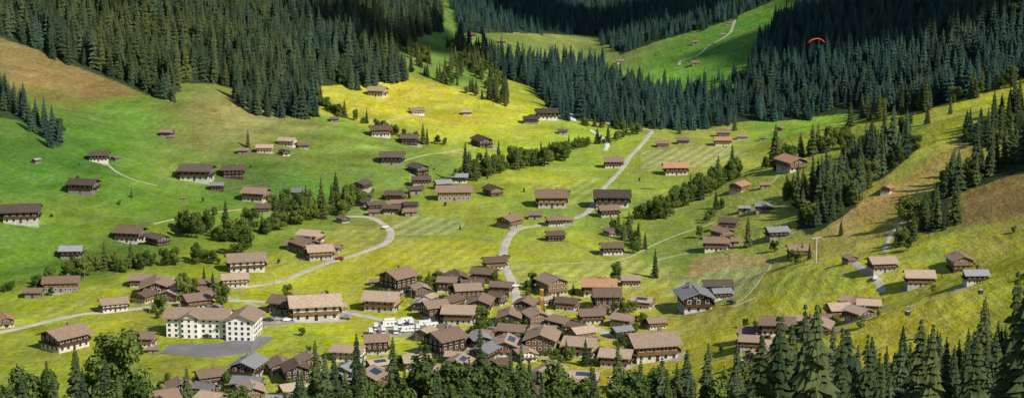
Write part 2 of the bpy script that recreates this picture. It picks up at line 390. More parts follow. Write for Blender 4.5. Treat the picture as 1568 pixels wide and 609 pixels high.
road('path',[(1000,400),(1050,388),(1110,380)],.8,M_track)
road('stream',[(874,120),(872,140),(876,158),(872,172),(878,186)],5,M_water,.3)
road('stream',[(905,200),(922,212),(930,222),(925,232)],2.6,M_water,.3)
def pad(name,pl,mat,off=.25):
    P=[unproj(*p) for p in pl]; pts=np.array([(p[0],p[1]) for p in P])
    z=[p[2] for p in P]; c=pts.mean(0); zc=float(height(*c)); top=max(np.percentile(z,70),zc)+off
    n=len(P); vs=[(p[0],p[1],top) for p in P]+[(p[0],p[1],top-4) for p in P]
    me=bpy.data.meshes.new(name); me.from_pydata(vs,[],[tuple(range(n))]+[(i,n+i,n+(i+1)%n,(i+1)%n) for i in range(n)]); me.materials.append(mat); obj(name,me)
    return top
ct=pad('sports_court',[(245,541),(262,527),(330,526),(398,514),(420,517),(385,540),(330,547)],M_asph)
pt=pad('car_park',[(556,508),(585,492),(655,494),(672,505),(650,516),(575,517)],M_yard)
pad('forecourt',[(352,492),(400,486),(450,488),(452,496),(405,500),(395,512)],M_yard)
pad('village_square',[(735,512),(752,488),(800,466),(830,476),(800,492),(770,512)],M_yard,.1)
AVOID=[plan(p) for p in [[(240,545),(245,470),(400,470),(425,515),(385,545)],[(545,515),(580,488),(680,490),(680,520)]]]
def yard(x,y,r):
    """irregular gravel apron draped on the ground beside a house"""
    n=14; rings=4; vs=[(x,y,float(height(x,y))+.1)]; fs=[]
    rs=[r*random.uniform(.6,1.2) for _ in range(n)]
    for k in range(1,rings+1):
        for i in range(n):
            a=2*math.pi*i/n; q=rs[i]*k/rings; px,py=x+q*math.cos(a),y+q*math.sin(a); vs.append((px,py,float(height(px,py))+.1-(.2 if k==rings else 0)))
    for i in range(n): fs.append((0,1+i,1+(i+1)%n))
    for k in range(rings-1):
        for i in range(n): fs.append((1+k*n+i,1+(k+1)*n+i,1+(k+1)*n+(i+1)%n,1+k*n+(i+1)%n))
    me=bpy.data.meshes.new('yard'); me.from_pydata(vs,[],fs); me.materials.append(M_yard); obj('yard',me)

# ---------------------------------------------------------------- buildings
VC={}
def chalet_parts(L,W,st,wall,roof,base,pitch,wins=True,balc=True,chim=True,solar=False):
    key=(L,W,st,wall,roof,base,pitch,wins,balc,solar)
    if key in VC: return VC[key]
    parts=[]; hb=2.5; he=hb+2.6*(st-1)+(.6 if st>1 else 1.2); rise=W/2*math.tan(math.radians(pitch)); hr=he+rise
    B=MB(); B.box(-L/2-.08,L/2+.08,-W/2-.08,W/2+.08,-5,hb); parts.append(('foundation',B.mesh('foundation',[M_stone if base==0 else (M_stoneD if base==1 else M_walls[1])])))
    B=MB(); x0,x1,y0,y1=-L/2,L/2,-W/2,W/2
    B.add([(x0,y0,hb),(x1,y0,hb),(x1,y1,hb),(x0,y1,hb),(x0,y0,he),(x1,y0,he),(x1,y1,he),(x0,y1,he),(x0,0,hr),(x1,0,hr)],
      [(0,1,5,4),(2,3,7,6),(1,2,6,9,5),(3,0,4,8,7)]); parts.append(('walls',B.mesh('walls',[M_walls[wall]])))
    B=MB(); oh=1.5; og=1.6; th=.38; tp=math.tan(math.radians(pitch))
    ye=W/2+oh; ze=he-oh*tp
    for sg in (-1,1):
        a=[(-L/2-og,0,hr+.06),(L/2+og,0,hr+.06),(L/2+og,sg*ye,ze+.06),(-L/2-og,sg*ye,ze+.06)]
        t=[(p[0],p[1],p[2]+th) for p in a]
        if sg==1: fs=[(0,1,2,3),(7,6,5,4),(3,2,6,7),(1,5,6,2),(0,3,7,4)]
        else: fs=[(3,2,1,0),(4,5,6,7),(7,6,2,3),(2,6,5,1),(4,7,3,0)]
        B.add(a+t,fs)
    B.box(-L/2-og,L/2+og,-.22,.22,hr+th-.02,hr+th+.16)
    parts.append(('roof',B.mesh('roof',[M_roofs[roof]])))
    if solar:
        B=MB(); q0,q1=1.2,4.6
        B.add([(-L*.3,-q0,hr-q0*tp+.6),(L*.3,-q0,hr-q0*tp+.6),(L*.3,-q1,hr-q1*tp+.6),(-L*.3,-q1,hr-q1*tp+.6)],[(3,2,1,0)]); parts.append(('solar_panels',B.mesh('solar_panels',[M_solar])))
    if wins:
        B=MB()
        def win(side,c,z,w=1.1,h=1.25):
            for d,ww,hh,mi in ((.13,w+.3,h+.3,0),(.17,w,h,1)):
                if side=='y-': B.box(c-ww/2,c+ww/2,-W/2-d,-W/2+.02,z-hh/2,z+hh/2,mi)
                if side=='y+': B.box(c-ww/2,c+ww/2,W/2-.02,W/2+d,z-hh/2,z+hh/2,mi)
                if side=='x+': B.box(L/2-.02,L/2+d,c-ww/2,c+ww/2,z-hh/2,z+hh/2,mi)
                if side=='x-': B.box(-L/2-d,-L/2+.02,c-ww/2,c+ww/2,z-hh/2,z+hh/2,mi)
        for k in range(st):
            z=1.45+2.6*k+(.2 if k else 0)
            if z+.8>he: 
                continue
            nw=max(3,int(L/2.7))
            for i in range(nw):
                c=-L/2+(i+.5)*L/nw
                win('y-',c,z); win('y+',c,z)
            nw=max(3,int(W/2.6))
            for i in range(nw):
                c=-W/2+(i+.5)*W/nw
                win('x+',c,z); win('x-',c,z)
        for sd in('x+','x-'):
            win(sd,-1.1,he+.55); win(sd,1.1,he+.55)
        parts.append(('windows',B.mesh('windows',[M_frame,M_glass])))
    B=MB(); B.box(-.6,.6,-W/2-.2,-W/2+.02,0,2.1); B.box(L/2-.02,L/2+.2,-1,1,0,2.2); parts.append(('door',B.mesh('door',[M_walls[1]])))
    if balc and st>=2:
        B=MB()
        for sx in(1,-1):
            xa=sx*(L/2+.1); xb_=sx*(L/2+1.2)
            B.box(min(xa,xb_),max(xa,xb_),-W/2,W/2,hb+.05,hb+.2); B.box(min(xb_-.08,xb_),max(xb_-.08,xb_),-W/2,W/2,hb+.2,hb+1.1)
        B.box(-L/2,L/2,-W/2-1.1,-W/2-.1,hb+.05,hb+.2); B.box(-L/2,L/2,-W/2-1.1,-W/2-1.02,hb+.2,hb+1.1)
        parts.append(('balcony',B.mesh('balcony',[M_walls[0 if wall!=1 else 1]])))
    if chim:
        B=MB(); cx=L*.2; B.box(cx-.45,cx+.45,W*.12-.45,W*.12+.45,he,hr+1.2); B.box(cx-.6,cx+.6,W*.12-.6,W*.12+.6,hr+1.2,hr+1.4)
        parts.append(('chimney',B.mesh('chimney',[M_stoneD])))
    VC[key]=parts; return parts
HOUSES=[]
def place(name,u,v,wpx,ang,**k):
    x,y,z,t=unproj(u,v)
    return place_xy(name,x,y,wpx*t/F,ang,yd=(.7 if v>420 else .2),**k)
def place_xy(name,x,y,wm,ang,L=14,W=11,st=2,wall=0,roof=0,base=0,pitch=21,wins=True,balc=True,chim=True,solar=False,yd=.7):
    parts=chalet_parts(L,W,st,wall,roof,base,pitch,wins,balc,chim,solar)
    a=math.radians(ang); app=(L+3.2)*abs(math.cos(a))+(W+3)*abs(math.sin(a))
    sc=wm/app
    y+=W/2*sc*.8
    z=float(height(x,y))
    e=bpy.data.objects.new(name,None); COL.objects.link(e); e.location=(x,y,z+.1); e.rotation_euler[2]=a; e.scale=(sc,)*3
    e.empty_display_size=1
    for n_,me in parts: obj(n_,me,e)
    if wins and random.random()<yd: yard(x+random.uniform(-4,5),y-wm*.05,wm*random.uniform(.42,.58))
    HOUSES.append((x,y,wm)); return e
VAR=dict(
 c=dict(L=14,W=11,st=2,wall=0,roof=1,base=0),
 d=dict(L=16,W=11,st=2,wall=1,roof=2,base=0),
 t=dict(L=14,W=12,st=2,wall=0,roof=0,base=0),
 s=dict(L=15,W=12,st=2,wall=0,roof=0,base=0,solar=True),
 e=dict(L=13,W=12,st=3,wall=1,roof=1,base=0,pitch=23),
 T=dict(L=16,W=13,st=3,wall=0,roof=0,base=0,pitch=22),
 w=dict(L=16,W=11,st=2,wall=3,roof=0,base=0),
 l=dict(L=14,W=12,st=2,wall=2,roof=0,base=0),
 b=dict(L=20,W=12,st=2,wall=0,roof=1,base=1,balc=False),
 h=dict(L=9,W=7,st=1,wall=1,roof=1,base=1,wins=False,chim=False),
 H=dict(L=9,W=7,st=1,wall=0,roof=0,base=1,wins=False,chim=False),
 g=dict(L=13,W=10,st=2,wall=1,roof=3,base=0),
 o=dict(L=15,W=11,st=2,wall=0,roof=4,base=0),
)
NM=dict(b='timber_barn',h='hay_hut',H='hay_hut')
HL=[(55,250,16,0,'g'),(30,343,68,12,'d'),(150,248,36,10,'d'),(176,247,18,70,'h'),(255,210,24,-10,'c'),(262,213,12,0,'h'),(126,298,52,-12,'d'),(108,396,38,0,'g'),
(198,372,54,-15,'c'),(240,375,46,20,'d'),(286,354,34,0,'c'),(300,278,58,-10,'d'),(356,273,40,10,'c'),(332,292,24,0,'g'),(281,306,10,0,'h'),
(405,234,28,0,'w'),(440,224,34,-15,'w'),(435,238,22,0,'d'),(464,228,20,10,'c'),(372,236,20,0,'h'),(391,309,50,-20,'c'),(402,327,26,0,'t'),(512,187,16,0,'h'),
(455,305,32,0,'g'),(553,293,36,10,'d'),(578,149,36,-20,'l'),(582,210,38,10,'c'),(627,222,30,0,'c'),(600,253,40,0,'c'),(638,176,28,20,'w'),(715,177,16,0,'l'),(738,225,40,0,'d'),
(813,190,26,0,'d'),(837,184,38,5,'d'),(862,206,17,0,'h'),(640,268,40,10,'c'),(645,283,32,0,'d'),(678,290,34,20,'g'),(605,307,36,-10,'d'),(575,322,36,20,'d'),(600,328,30,0,'c'),(525,341,26,60,'c'),(572,330,20,0,'h'),
(610,318,26,0,'h'),(695,307,60,0,'b'),(704,280,28,0,'g'),(755,300,38,0,'c'),(845,318,52,0,'t'),(780,349,48,-8,'t'),(819,336,26,0,'h'),(850,346,34,10,'c'),(870,342,20,0,'h'),(938,318,60,0,'d'),(932,332,40,10,'c'),
(940,257,32,0,'t'),(1035,268,42,5,'o'),(1107,223,28,0,'o'),(1137,214,18,0,'w'),(1015,226,20,0,'t'),(1046,221,20,0,'c'),(1108,210,22,0,'c'),(1168,215,12,0,'h'),(1065,68,12,0,'h'),(1093,70,10,0,'h'),(1065,100,13,0,'h'),(1107,55,8,0,'h'),(1115,38,9,0,'h'),(722,58,16,0,'h'),(768,68,14,0,'c'),(950,97,12,0,'w'),
(1196,201,18,0,'t'),(1214,262,54,0,'o'),(1133,294,40,-8,'o'),(1172,288,20,0,'h'),(1352,142,18,0,'o'),(1360,296,28,0,'o'),(1117,350,38,-15,'t'),(1108,366,42,10,'t'),(1098,384,46,-10,'c'),(1122,376,26,0,'h'),(1140,325,20,0,'g'),(1170,325,30,-10,'g'),(1190,366,42,15,'g'),(1224,394,38,5,'t'),
(1303,402,28,0,'t'),(1352,417,50,10,'t'),(1410,438,48,-5,'t'),(1472,412,42,20,'t'),(1495,433,40,0,'g'),(1327,475,50,30,'t'),(1290,485,50,10,'t'),(1258,503,48,15,'c'),(1300,470,30,0,'t'),(1192,512,60,-10,'c'),(1215,500,40,15,'t'),(1150,520,40,0,'t'),(1168,556,60,-30,'c'),(1140,532,30,20,'c'),
(850,369,34,10,'c'),(937,390,40,5,'c'),(936,361,28,0,'t'),(966,438,30,0,'t'),(475,372,48,-25,'l'),(468,388,56,10,'t'),(488,398,52,15,'l'),(512,386,30,-20,'t'),(450,382,30,0,'h'),
(375,416,72,18,'w'),(358,439,48,15,'w'),(172,477,52,25,'w'),(92,446,60,5,'b'),(50,456,30,0,'h'),(216,440,38,0,'t'),(237,457,56,-12,'t'),(265,441,34,20,'t'),(300,473,58,-30,'c'),(312,452,30,15,'t'),(272,456,30,0,'c'),
(96,536,84,-12,'c'),(216,531,46,-8,'c'),(235,540,20,0,'h'),(5,500,40,0,'o'),(585,477,64,-8,'l'),(480,490,90,10,'w'),(438,480,62,-15,'c'),(515,478,34,20,'w'),(608,449,66,-15,'e'),(575,437,20,0,'h'),
(757,412,44,10,'c'),(742,432,48,-20,'c'),(722,445,40,10,'d'),(768,450,40,-15,'c'),(845,452,56,5,'T'),(918,454,56,-5,'o'),(870,475,44,-20,'c'),(985,472,42,-25,'s'),(1005,503,36,15,'t'),(952,517,40,25,'g'),(1100,450,46,0,'d'),(1065,476,60,22,'g'),(1105,458,36,10,'g'),(930,475,44,0,'e'),
(700,440,44,-10,'c'),(715,462,50,10,'T'),(690,472,46,-20,'t'),(665,490,52,30,'e'),(703,496,56,-10,'t'),(735,480,46,20,'c'),(740,524,40,-30,'T'),(685,518,44,10,'c'),(680,547,76,-15,'e'),(775,544,50,10,'s'),(785,520,54,-15,'c'),(830,545,60,20,'T'),(833,520,46,-10,'t'),(890,545,64,-20,'l'),(860,505,50,20,'c'),(905,495,46,10,'t'),(820,500,44,0,'T'),(1000,552,90,12,'t'),(945,562,60,-15,'t'),(885,516,40,20,'e'),(960,600,60,10,'w'),(780,500,40,15,'c')]
for u,v,w,a,k in HL:
    kw=dict(VAR[k])
    if k=='t' and random.random()<.4: kw['roof']=1
    if k=='t' and v<400: kw['roof']=1
    if k=='c' and random.random()<.4: kw['wall']=1
    if k=='c' and v<330 and random.random()<.4: kw['roof']=2
    if v<420 and k in 'cdtg' and random.random()<.55: kw['base']=random.choice([1,2])
    if (v>400 and k not in 'bhHlw' and random.random()<.45): a=a+random.choice([62,75,-68])
    elif v<=400 and k in 'cdtog' and random.random()<.22: a=a+random.choice([60,-65])
    place(NM.get(k,'chalet'),u,v,w*(1.0 if v<420 else 1.04),a+random.uniform(-4,4),**kw)
def inside(x,y,poly): return bool(pip(np.array([x]),np.array([y]),poly)[0])
RP=np.array([(r[0],r[1]) for r in ROADPTS])
def fill(poly,n,w0,w1,gap=.72,kinds='ttTTceewlgcs'):
    P=plan(poly); xs=[p[0] for p in P]; ys=[p[1] for p in P]; c=0
    for _ in range(n*60):
        if c>=n: break
        x=random.uniform(min(xs),max(xs)); y=random.uniform(min(ys),max(ys)); w=random.uniform(w0,w1)
        if not inside(x,y,P) or any(inside(x,y,q) for q in AVOID): continue
        if any(math.hypot(x-h[0],(y-h[1]))<(w+h[2])*gap*.5*1.05 for h in HOUSES): continue
        if np.min(np.hypot(RP[:,0]-x,RP[:,1]-y))<w*.4+2: continue
        place_xy('chalet',x,y,w,random.choice([-30,-12,12,28,65,75,-60,-75]),**VAR[random.choice(kinds)]); c+=1
fill([(640,430),(780,425),(790,465),(950,465),(960,500),(930,550),(700,562),(640,540)],18,9,14,.9)
fill([(215,640),(330,585),(430,565),(520,555),(600,535),(800,570),(900,590),(900,640)],46,11,17,.9,'tTtTceswtggs')
fill([(1140,520),(1330,470),(1345,482),(1250,525),(1150,550)],5,10,14,.85,'tttc')
fill([(200,435),(330,430),(330,470),(210,465)],4,9,13,.8,'tttc')
fill([(545,300),(640,290),(640,335),(560,335)],5,8,12,.75,'cdh')

# ---------------- hotel
def hotel():
    x,y,z,t=unproj(322,520); e=bpy.data.objects.new('hotel',None); COL.objects.link(e); e.location=(x,y+8,z); e.rotation_euler[2]=math.radians(-6); 
    k=150*t/F/42.; e.scale=(k,k,k)
    Wl=MB(); R=MB(); Wi=MB()
    def win(B,x0,x1,yy,z0,z1): B.box(x0-.12,x1+.12,yy-.1,yy+.02,z0-.12,z1+.12,0); B.box(x0,x1,yy-.16,yy+.02,z0,z1,1)
    Wl.add([(-19,-6,-4),(7.8,-6,-4),(7.8,6,-4),(-19,6,-4),(-19,-6,9),(7.8,-6,9),(7.8,6,9),(-19,6,9),(-19,0,11.6),(7.8,0,11.6)],[(0,1,5,4),(2,3,7,6),(1,2,6,9,5),(3,0,4,8,7)])
    Wl.add([(8,-9,-4),(20,-9,-4),(20,7,-4),(8,7,-4),(8,-9,9),(20,-9,9),(20,7,9),(8,7,9),(14,-9,11.4),(14,7,11.4)],[(0,1,5,8,4),(1,2,6,5),(2,3,7,9,6),(3,0,4,7)])
    Wl.add([(-12,-7.2,-4),(-5,-7.2,-4),(-5,-6.02,-4),(-12,-6.02,-4),(-12,-7.2,9),(-5,-7.2,9),(-5,-6.02,9),(-12,-6.02,9),(-8.5,-7.2,10.6),(-8.5,-6.02,10.6)],[(0,1,5,8,4),(1,2,6,5),(3,0,4,7)])
    def slab(a):
        t_=[(p[0],p[1],p[2]+.4) for p in a]; R.add(a+t_,[(0,1,2,3),(7,6,5,4),(0,4,5,1),(1,5,6,2),(2,6,7,3),(3,7,4,0)])
    slab([(-20.5,-7.6,8.4),(8.6,-7.6,8.4),(8.6,0,11.7),(-20.5,0,11.7)]); slab([(-20.5,0,11.7),(8.6,0,11.7),(8.6,7.6,8.4),(-20.5,7.6,8.4)])
    slab([(6.7,-10.4,8.5),(14,-10.4,11.5),(14,8.2,11.5),(6.7,8.2,8.5)]); slab([(14,-10.4,11.5),(21.4,-10.4,8.5),(21.4,8.2,8.5),(14,8.2,11.5)])
    slab([(-13,-8.2,8.75),(-8.5,-8.2,10.9),(-8.5,-1,10.9),(-13,-1,8.75)]); slab([(-8.5,-8.2,10.9),(-4,-8.2,8.75),(-4,-1,8.75),(-8.5,-1,10.9)])
    for fl in range(4):
        z0=.5+2.25*fl
        for i in range(9):
            c=-17.6+i*3.0
            if -12.2<c<-4.8: win(Wi,c-.5,c+.5,-7.2,z0,z0+1.15)
            else: win(Wi,c-.55,c+.55,-6,z0,z0+1.15)
        for i in range(4): win(Wi,9.2+i*2.7,10.3+i*2.7,-9,z0,z0+1.15)
        for i in range(5):
            Wi.box(19.98,20.14,-7.5+i*2.9,-6.3+i*2.9,z0,z0+1.15,1)
            if i<4: Wi.box(-19.14,-18.98,-4.5+i*2.6,-3.4+i*2.6,z0,z0+1.15,1)
    Wi.box(-4,6.5,-6.3,-5.98,-.3,.3,1)
    obj('walls',Wl.mesh('walls',[M_walls[3]]),e); obj('roof',R.mesh('roof',[M_roofs[0]]),e); obj('windows',Wi.mesh('windows',[M_frame,M_glass]),e)
    B=MB(); 
    for cx in(-15,-2,4): B.box(cx-.5,cx+.5,1,2,9.5,13)
    B.box(-20,-19.2,-3,3,-3,2.6); obj('chimneys',B.mesh('chimneys',[M_stoneD]),e)
    B=MB(); B.box(-2,-.4,-6.4,-6,-.5,2.0); obj('door',B.mesh('door',[M_glass]),e)
hotel()
B=MB(); P=[unproj(*p) for p in [(385,541),(398,528),(418,518)]]
for i in range(2):
    a,b_=P[i],P[i+1]
    for j in range(9):
        s=j/8; px=a[0]+(b_[0]-a[0])*s; py=a[1]+(b_[1]-a[1])*s; B.tube((px,py,ct-1),(px,py,ct+2.6),.05,.05,5)
    B.tube((a[0],a[1],ct+2.6),(b_[0],b_[1],ct+2.6),.04,.04,4); B.tube((a[0],a[1],ct+1.2),(b_[0],b_[1],ct+1.2),.03,.03,4)
obj('court_fence',B.mesh('court_fence',[M_steel]))
def fence(pl):
    Q=resample(catmull([list(unproj(*p)[:2]) for p in pl],8),3.2); B=MB(); pr=None
    for q in Q:
        z=float(height(*q)); B.box(q[0]-.08,q[0]+.08,q[1]-.08,q[1]+.08,z-.4,z+1.25)
        c=Vector((q[0],q[1],z))
        if pr is not None:
            for h_ in(.55,1.05): B.tube(pr+Vector((0,0,h_)),c+Vector((0,0,h_)),.05,.05,4)
        pr=c
    obj('pasture_fence',B.mesh('pasture_fence',[M_fence]))
for pl in [[(400,412),(470,398),(540,382),(600,366)],[(620,362),(700,362),(760,372)],[(800,360),(870,372),(940,400)],[(1010,330),(1060,318),(1120,306)],[(960,268),(1010,255),(1060,244),(1120,240)],[(1030,458),(1080,432),(1140,412),(1190,404)],[(1000,395),(1080,375),(1120,392)],[(100,450),(170,440),(230,425)],[(300,300),(390,285),(470,278)],[(1220,420),(1300,380),(1380,350)],[(640,430),(700,415),(750,395)],[(60,300),(140,330),(230,336)]]: fence(pl)
def pole(u,v):
    x,y,z,t=unproj(u,v); B=MB(); B.tube((0,0,-1),(0,0,8.5),.14,.09,6); B.box(-.9,.9,-.06,.06,7.7,7.85)
    for c in(-.8,0,.8): B.tube((c,0,7.85),(c,0,8.1),.05,.05,5)
    obj('utility_pole',B.mesh('utility_pole',[M_fence]),loc=(x,y,z))
for q in [(905,290),(985,300),(1060,200),(1000,370),(870,400),(690,390),(560,430),(630,470),(230,500),(1290,440),(1240,340),(420,450),(345,345),(130,430),(720,350)]: pole(*q)
x,y,z,t=unproj(829,496); B=MB()
for sx in(-.5,.5):
    for sy in(-.5,.5): B.tube((sx,sy,-1),(sx,sy,14.5),.07,.07,4)
for k in range(14):
    for a_,b_ in(((-.5,-.5),(.5,-.5)),((.5,-.5),(.5,.5)),((.5,.5),(-.5,.5)),((-.5,.5),(-.5,-.5))): B.tube((a_[0],a_[1],k*1.05),(b_[0],b_[1],k*1.05+1.0),.05,.05,3)
B.box(-.7,.7,-.7,.7,14.5,15.0)
obj('tower_crane',B.mesh('tower_crane',[noise_mat('crane_paint',(.65,.35,.05),(.75,.42,.08),1)]),loc=(x,y,z),rz=.4)

# ---------------------------------------------------------------- vehicles
def camper_mesh():
    B=MB(); B.box(-2.2,3.3,-1.1,1.1,.55,3.0,0,.06); B.add([(-3.6,-1.0,.55),(-2.2,-1.0,.55),(-2.2,1.0,.55),(-3.6,1.0,.55),(-3.5,-1.0,1.3),(-2.2,-1.0,2.1),(-2.2,1.0,2.1),(-3.5,1.0,1.3),(-2.9,-.95,2.1),(-2.9,.95,2.1)],
      [(0,1,5,8,4),(3,7,9,6,2),(0,4,7,3),(5,6,9,8),(0,3,2,1)],0); B.add([(-3.46,-.9,1.36),(-3.46,.9,1.36),(-2.96,.85,2.05),(-2.96,-.85,2.05)],[(0,3,2,1)],1)
    B.box(-3.1,-2.21,-1.05,1.05,2.14,2.95,0,.08)
    for xx in(-1.2,.6,2.2): B.box(xx,xx+.9,-1.13,-1.05,1.6,2.2,1); B.box(xx,xx+.9,1.05,1.13,1.6,2.2,1)
    for xx in(-2.6,1.9):
        for yy in(-1.05,.85): B.tube((xx,yy,.35),(xx,yy+.22,.35),.35,.35,12,2)
    return B.mesh('camper_van',[M_white,M_glass,M_rubber])
def car_mesh(i):
    B=MB(); pr=[(-2.1,.35),(2.1,.35),(2.15,.75),(1.95,.95),(.95,1.0),(.3,1.45),(-1.2,1.47),(-1.9,1.0),(-2.15,.9)]
    n=len(pr); B.add([(p[0],-.85 if p[1]<1.1 else -.65,p[1]) for p in pr]+[(p[0],.85 if p[1]<1.1 else .65,p[1]) for p in pr],[tuple(range(n)),tuple(range(2*n-1,n-1,-1))]+[(k,n+k,n+(k+1)%n,(k+1)%n) for k in range(n)],0)
    B.add([(.9,-.7,1.03),(.9,.7,1.03),(.36,.62,1.44),(.36,-.62,1.44)],[(0,1,2,3)],1); B.box(-1.5,.5,-.79,.79,1.08,1.36,1,.05)
    for xx in(-1.3,1.3):
        for yy in(-.9,.7): B.tube((xx,yy,.32),(xx,yy+.2,.32),.32,.32,12,2)
    return B.mesh('car',[M_car[i],M_glass,M_rubber])
cm=camper_mesh(); cars=[car_mesh(i) for i in range(6)]
for i,(u,v) in enumerate([(568,513),(576,505),(587,511),(596,502),(606,511),(612,502),(624,510),(630,501),(640,508),(650,501),(596,496),(622,496),(645,514),(660,506)]):
    x,y,z,t=unproj(u,v); obj('camper_van',cm,loc=(x,y,pt+.004),rz=random.choice([.25,.3,1.7,1.65]),sc=random.uniform(.75,.9))
for i,(u,v) in enumerate([(392,492),(410,492),(425,491),(440,492),(738,508),(748,500),(760,500),(776,492),(790,484),(752,508),(800,480),(670,500),(655,497),(372,500),(420,470),(530,488),(790,440),(775,395),(590,350),(520,398),(1340,428),(1120,465),(925,305)]):
    x,y,z,t=unproj(u,v); obj('parked_car',cars[[0,1,2,5,4,2,0,1,5,3][i%10]],loc=(x,y,z+.32),rz=random.uniform(0,3))

# ---------------------------------------------------------------- trees
def spruce(seed,H=20.,R=3.4,lv=30):
    r=random.Random(seed); B=MB(); B.tube((0,0,-1.5),(0,0,H*.97),.32,.03,6,0)
    for i in range(lv):
        t=(i+.3)/lv; z=H*(.06+.93*t)
        rad=R*((1-t)**.8)*(.88+.2*math.sin(i*1.7+seed)+r.uniform(-.1,.1))+.14
        nb=11 if t<.7 else 7; ph=r.random()*6
        for j in range(nb):
            if r.random()<.10: continue
            a=ph+j*2*math.pi/nb+r.uniform(-.25,.25); Lb=rad*r.uniform(.55,1.18); dr=r.uniform(.22,.5)
            for da,fr in((0,1.),(.30,.78),(-.32,.74)):
                aa=a+da; l=Lb*fr; w=l*.21+.12
                cx,cy=math.cos(aa),math.sin(aa); sx,sy=-cy,cx
                zr=z+.05; zm=z-l*dr*.35+.18; zt=z-l*dr-.1
                B.add([(cx*.1,cy*.1,zr),(cx*l*.6+sx*w,cy*l*.6+sy*w,zm-.3-.13*l),(cx*l*.55,cy*l*.55,zm+.1),(cx*l*.6-sx*w,cy*l*.6-sy*w,zm-.3-.13*l),(cx*l,cy*l,zt)],
                      [(0,1,2),(0,2,3),(2,1,4),(2,4,3)],1)
    return B.mesh('spruce_tree',[M_bark,M_needle])
def broad(seed,H=12.,R=5.,n=2600):
    r=random.Random(seed); B=MB(); B.tube((0,0,-1.2),(.2,.1,H*.4),.35,.22,7,0)
    lobes=[]
    for i in range(13):
        a=r.uniform(0,6.28); rr=R*r.uniform(.1,.66); z=H*r.uniform(.28,.86); lr=R*r.uniform(.24,.46)*(1.2-.4*z/H)
        c=(rr*math.cos(a),rr*math.sin(a),z); lobes.append((c,lr)); B.tube((.2,.1,H*.33),c,.16,.05,5,0)
    for i in range(n):
        c,lr=r.choice(lobes); v=Vector((r.gauss(0,1),r.gauss(0,1),r.gauss(0,1))).normalized(); q=lr*r.uniform(.6,1.18)
        p=Vector(c)+v*q
        s=r.uniform(.18,.45); nrm=(v+Vector((r.gauss(0,.5),r.gauss(0,.5),r.gauss(0,.5)))).normalized(); a=nrm.orthogonal().normalized()*s; b_=nrm.cross(a)
        B.add([p+a,p+b_*.8,p-a*.9,p-b_],[(0,1,2,3)],1)
    return B.mesh('broadleaf_tree',[M_bark,M_leaf])
SP=[spruce(1,20,4.0,30),spruce(2,20,3.4,30),spruce(3,18,4.1,27),spruce(4,21,3.6,31)]
BR=[broad(11),broad(12,11,4.6),broad(13,13,4.4)]
protos=bpy.data.collections.new('forest_tree_kinds')
for i,me in enumerate(SP+BR):
    o=bpy.data.objects.new('%s_kind_%s'%('tree','abcdefg'[i]),me); protos.objects.link(o)
def scatter(name,P,scl,idx_,tone,lean=.03):
    P=np.array(P); n=len(P)
    me=bpy.data.meshes.new(name); me.vertices.add(n); me.vertices.foreach_set('co',P.ravel().astype(np.float32))
    def fa(nm,ar,ty='FLOAT'):
        q=me.attributes.new(nm,ty,'POINT'); q.data.foreach_set('value',np.asarray(ar).astype(np.int32 if ty=='INT' else np.float32))
    fa('scl',scl); fa('sxy',np.asarray(scl)*RNG.uniform(.82,1.22,n)); fa('rot',RNG.uniform(0,6.28,n)); fa('kind',idx_,'INT'); fa('tone',tone)
    me.update(); o=obj(name,me)
    ng=bpy.data.node_groups.new(name,'GeometryNodeTree')
    ng.interface.new_socket('Geometry',in_out='INPUT',socket_type='NodeSocketGeometry'); ng.interface.new_socket('Geometry',in_out='OUTPUT',socket_type='NodeSocketGeometry')
    N=ng.nodes; gi=N.new('NodeGroupInput'); go=N.new('NodeGroupOutput'); ip=N.new('GeometryNodeInstanceOnPoints'); ci=N.new('GeometryNodeCollectionInfo')
    ci.inputs['Collection'].default_value=protos; ci.inputs['Separate Children'].default_value=True; ci.inputs['Reset Children'].default_value=True
    def na(nm,ty):
        q=N.new('GeometryNodeInputNamedAttribute'); q.data_type=ty; q.inputs['Name'].default_value=nm; return q.outputs['Attribute']
    ip.inputs['Pick Instance'].default_value=True
    l=ng.links
    l.new(gi.outputs[0],ip.inputs['Points']); l.new(ci.outputs[0],ip.inputs['Instance']); l.new(na('kind','INT'),ip.inputs['Instance Index'])
    cr=N.new('ShaderNodeCombineXYZ'); l.new(na('rot','FLOAT'),cr.inputs[2]); l.new(cr.outputs[0],ip.inputs['Rotation'])
    cs=N.new('ShaderNodeCombineXYZ'); sx=na('sxy','FLOAT'); l.new(sx,cs.inputs[0]); l.new(sx,cs.inputs[1]); l.new(na('scl','FLOAT'),cs.inputs[2]); l.new(cs.outputs[0],ip.inputs['Scale'])
    l.new(ip.outputs[0],go.inputs[0])
    md=o.modifiers.new('scatter','NODES'); md.node_group=ng
    return o
def gridpts(poly,sp,drop=0.):
    xs=np.array([p[0] for p in poly]);ys=np.array([p[1] for p in poly])
    x0,x1=max(xs.min(),-900),min(xs.max(),900); y0,y1=ys.min(),min(ys.max(),2500)
    X,Y=np.meshgrid(np.arange(x0,x1,sp),np.arange(y0,y1,sp)); X=X+RNG.uniform(-.6,.6,X.shape)*sp; Y=Y+RNG.uniform(-.6,.6,X.shape)*sp
    m=pip(X+6*vn(X,Y,14,31)+8*vn(X,Y,40,33),Y+11*vn(X,Y,14,32)+14*vn(X,Y,40,34),poly)&(RNG.rand(*X.shape)>drop)
    return X[m],Y[m]
AX=[];AY=[];AS=[];AI=[];ATn=[]
